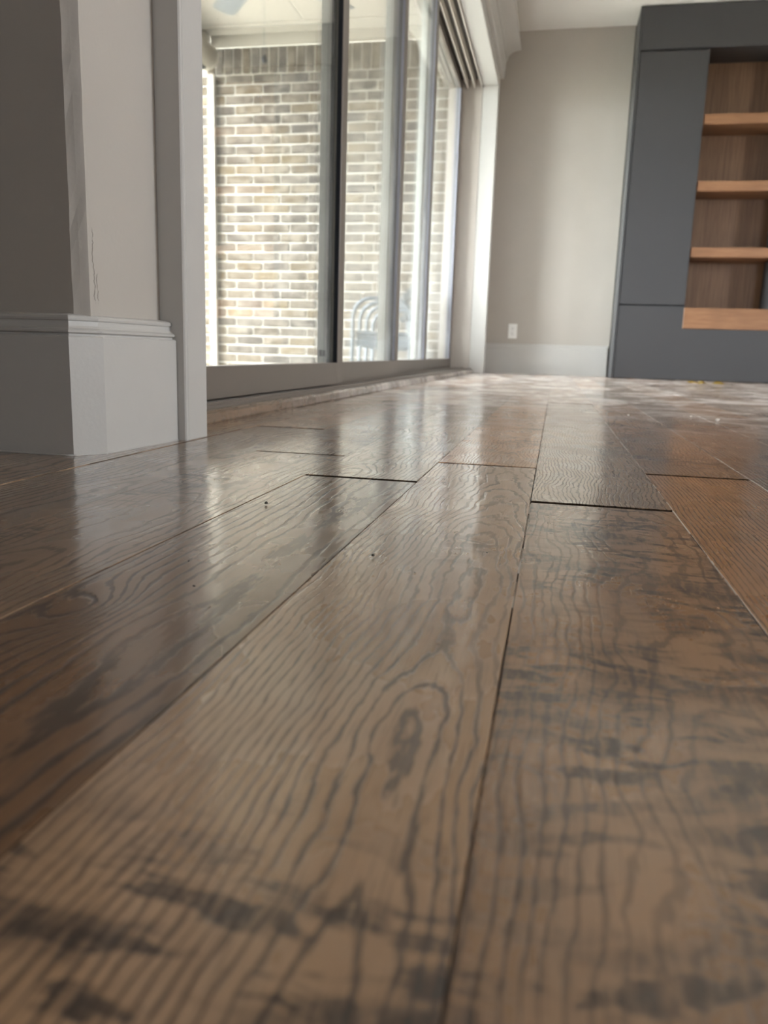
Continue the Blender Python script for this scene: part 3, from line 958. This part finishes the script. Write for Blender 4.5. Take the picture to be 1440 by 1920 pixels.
s1 = tipped_chair('folding_chair')
s1.location = (-1.085, 6.118, ZP + 0.408 * 0.98 + 0.0005)
tag(s1, 'dark folding chair tipped across the rearmost seat behind the third glass panel', 'chair')

# ------------------------------------------------------------------ charcoal built-in
cab = empty('built_in_cabinet', (0.41, 6.30, 0))
tag(cab, 'charcoal floor-to-ceiling built-in with walnut niche and open shelves', 'cabinet')
CX0, CX1 = 0.0, 1.60      # local x


def cb(name, mat, x0, x1, y0, y1, z0, z1, bev=0.0015):
    return box(name, mat, x0, x1, y0, y1, z0, z1, cab, bev)


cb('side_panel', 'charcoal', 0.0, 0.019, -0.002, 0.335, 0.0, 2.522)
cb('gap_strip', 'charcoalgap', -0.004, 0.014, 0.3355, 0.3485, 0.0, 2.522, 0)  # dark strip stands in for the shaded gap at the wall
cb('carcass', 'charcoalgap', 0.0195, 0.470, 0.024, 0.345, 0.0, 2.20, 0)
cb('carcass_end', 'charcoalgap', 1.098, 1.60, 0.024, 0.345, 0.0, 2.20, 0)
boxes('base_panel', 'charcoal', [(0.022, 0.476, 0.0, 0.0235, 0.004, 0.528), (0.476, 1.09, 0.0, 0.0235, 0.004, 0.3705), (1.09, 1.60, 0.0, 0.0235, 0.004, 0.528)], cab, bev=0)
d = cb('door', 'charcoal', 0.022, 0.477, 0.0, 0.022, 0.537, 2.234)
cb('door', 'charcoal', 1.092, 1.60, 0.0, 0.022, 0.537, 2.234)
cb('frieze_panel', 'charcoal', 0.020, 1.60, 0.0, 0.345, 2.246, 2.522)
cb('niche_side', 'charcoal', 0.4705, 0.482, 0.0235, 0.345, 0.52, 2.2455, 0.0005)
cb('niche_side', 'charcoal', 1.055, 1.0905, 0.0, 0.345, 0.52, 2.2455, 0.0005)
cb('back_panel', 'walnut', 0.4825, 1.0545, 0.325, 0.340, 0.52, 2.2455, 0)
for zt in (1.758, 1.318, 0.872):
    cb('shelf', 'shelfwood', 0.4825, 1.0545, 0.006, 0.3245, zt, zt + 0.066, 0.0015)
b = cb('bench_shelf', 'shelfwood', 0.478, 1.0910, -0.004, 0.345, 0.372, 0.519, 0.0015)

# ------------------------------------------------------------------ outlet
ou = empty('wall_outlet', (-0.353, 6.6495, 0.333))
tag(ou, 'white duplex outlet low on the far wall above the baseboard', 'outlet')
box('cover_plate', 'outlet', -0.0350, 0.0350, -0.006, 0.0, -0.0575, 0.0575, ou, bev=0.003, seg=2)
for zz in (-0.020, 0.020):
    bm = bmesh.new()
    add_cyl(bm, (0, -0.0085, zz), 0.0165, 0.0024, 'Y', 20)
    s = link_mesh('socket', bm, 'outlet', ou)
    boxes('slot', 'slot', [(-0.0075, -0.0050, -0.0089, -0.0084, zz - 0.002, zz + 0.008), (0.0050, 0.0075, -0.0089, -0.0084, zz - 0.002, zz + 0.006), (-0.002, 0.002, -0.0089, -0.0084, zz - 0.011, zz - 0.007)], s, bev=0)
bm = bmesh.new(); add_cyl(bm, (0, -0.0075, 0), 0.003, 0.0014, 'Y', 10); link_mesh('screw', bm, 'steel', ou)

# ------------------------------------------------------------------ crumbs on the floor
def crumb(name, mat, x, y, s, label, seed, cat='crumb', group=None):
    r = random.Random(seed)
    bm = bmesh.new()
    bmesh.ops.create_icosphere(bm, subdivisions=1, radius=1.0)
    for v in bm.verts:
        v.co *= r.uniform(0.6, 1.15)
        v.co.x *= s * 1.2; v.co.y *= s * 0.9; v.co.z *= s * 0.8
    zm = min(v.co.z for v in bm.verts)
    for v in bm.verts: v.co.z -= zm
    o = link_mesh(name, bm, mat)
    o.location = (x, y, 0.0)
    o.rotation_euler = (0, 0, r.uniform(0, 6))
    tag(o, label, cat, group)


g1 = 'dark crumbs on the floor planks'
crumb('wood_crumb', 'crumb', -0.253, 0.692, 0.0022, 'largest dark crumb, pointed, on the sheen of the plank below the baseboard corner', 1, group=g1)
crumb('wood_crumb', 'crumb', -0.116, 0.534, 0.0015, 'dark crumb alone on the long centre plank, beside its left seam', 2, group=g1)
crumb('wood_crumb', 'crumb', -0.039, 0.570, 0.0010, 'tiny dark crumb on the centre plank near the pale seam', 3, group=g1)
crumb('wood_crumb', 'crumb', -0.047, 0.374, 0.0007, 'speck of dark crumb nearest the camera on the centre plank', 4, group=g1)
crumb('wood_crumb', 'crumb', -0.203, 0.430, 0.0008, 'tiny dark crumb at the edge of the floor reflection, lower of two', 5, group=g1)
crumb('wood_crumb', 'crumb', -0.231, 0.482, 0.0007, 'tiny dark crumb at the edge of the floor reflection, upper of two', 6, group=g1)
g2 = 'white plaster crumbs on the dusty floor'
crumb('plaster_crumb', 'plaster', 0.395, 2.077, 0.0062, 'largest white plaster crumb on the dusty boards before the built-in', 7, group=g2)
crumb('plaster_crumb', 'plaster', 0.351, 2.190, 0.0032, 'small white plaster crumb just left of the largest one', 8, group=g2)
crumb('plaster_crumb', 'plaster', 0.191, 2.128, 0.0032, 'small white plaster crumb alone near the middle of the dusty floor', 9, group=g2)
bm = bmesh.new()
r = random.Random(5)
pv = []
for i in range(9):
    pv.append([bm.verts.new((-0.11 + 0.027 * i, -0.05 + 0.05 * k, max(0.0, 0.004 + 0.022 * r.random() * (1 if 0 < k < 2 else 0.3)))) for k in range(3)])
for i in range(8):
    for k in range(2):
        bm.faces.new((pv[i][k], pv[i + 1][k], pv[i + 1][k + 1], pv[i][k + 1]))
bmesh.ops.solidify(bm, geom=list(bm.faces), thickness=0.001)
fo = link_mesh('foil_scrap', bm, 'foil')
fo.location = (0.917, 5.265, 0.0015)
tag(fo, 'crumpled shiny yellow scrap on the floor in front of the built-in', 'scrap')
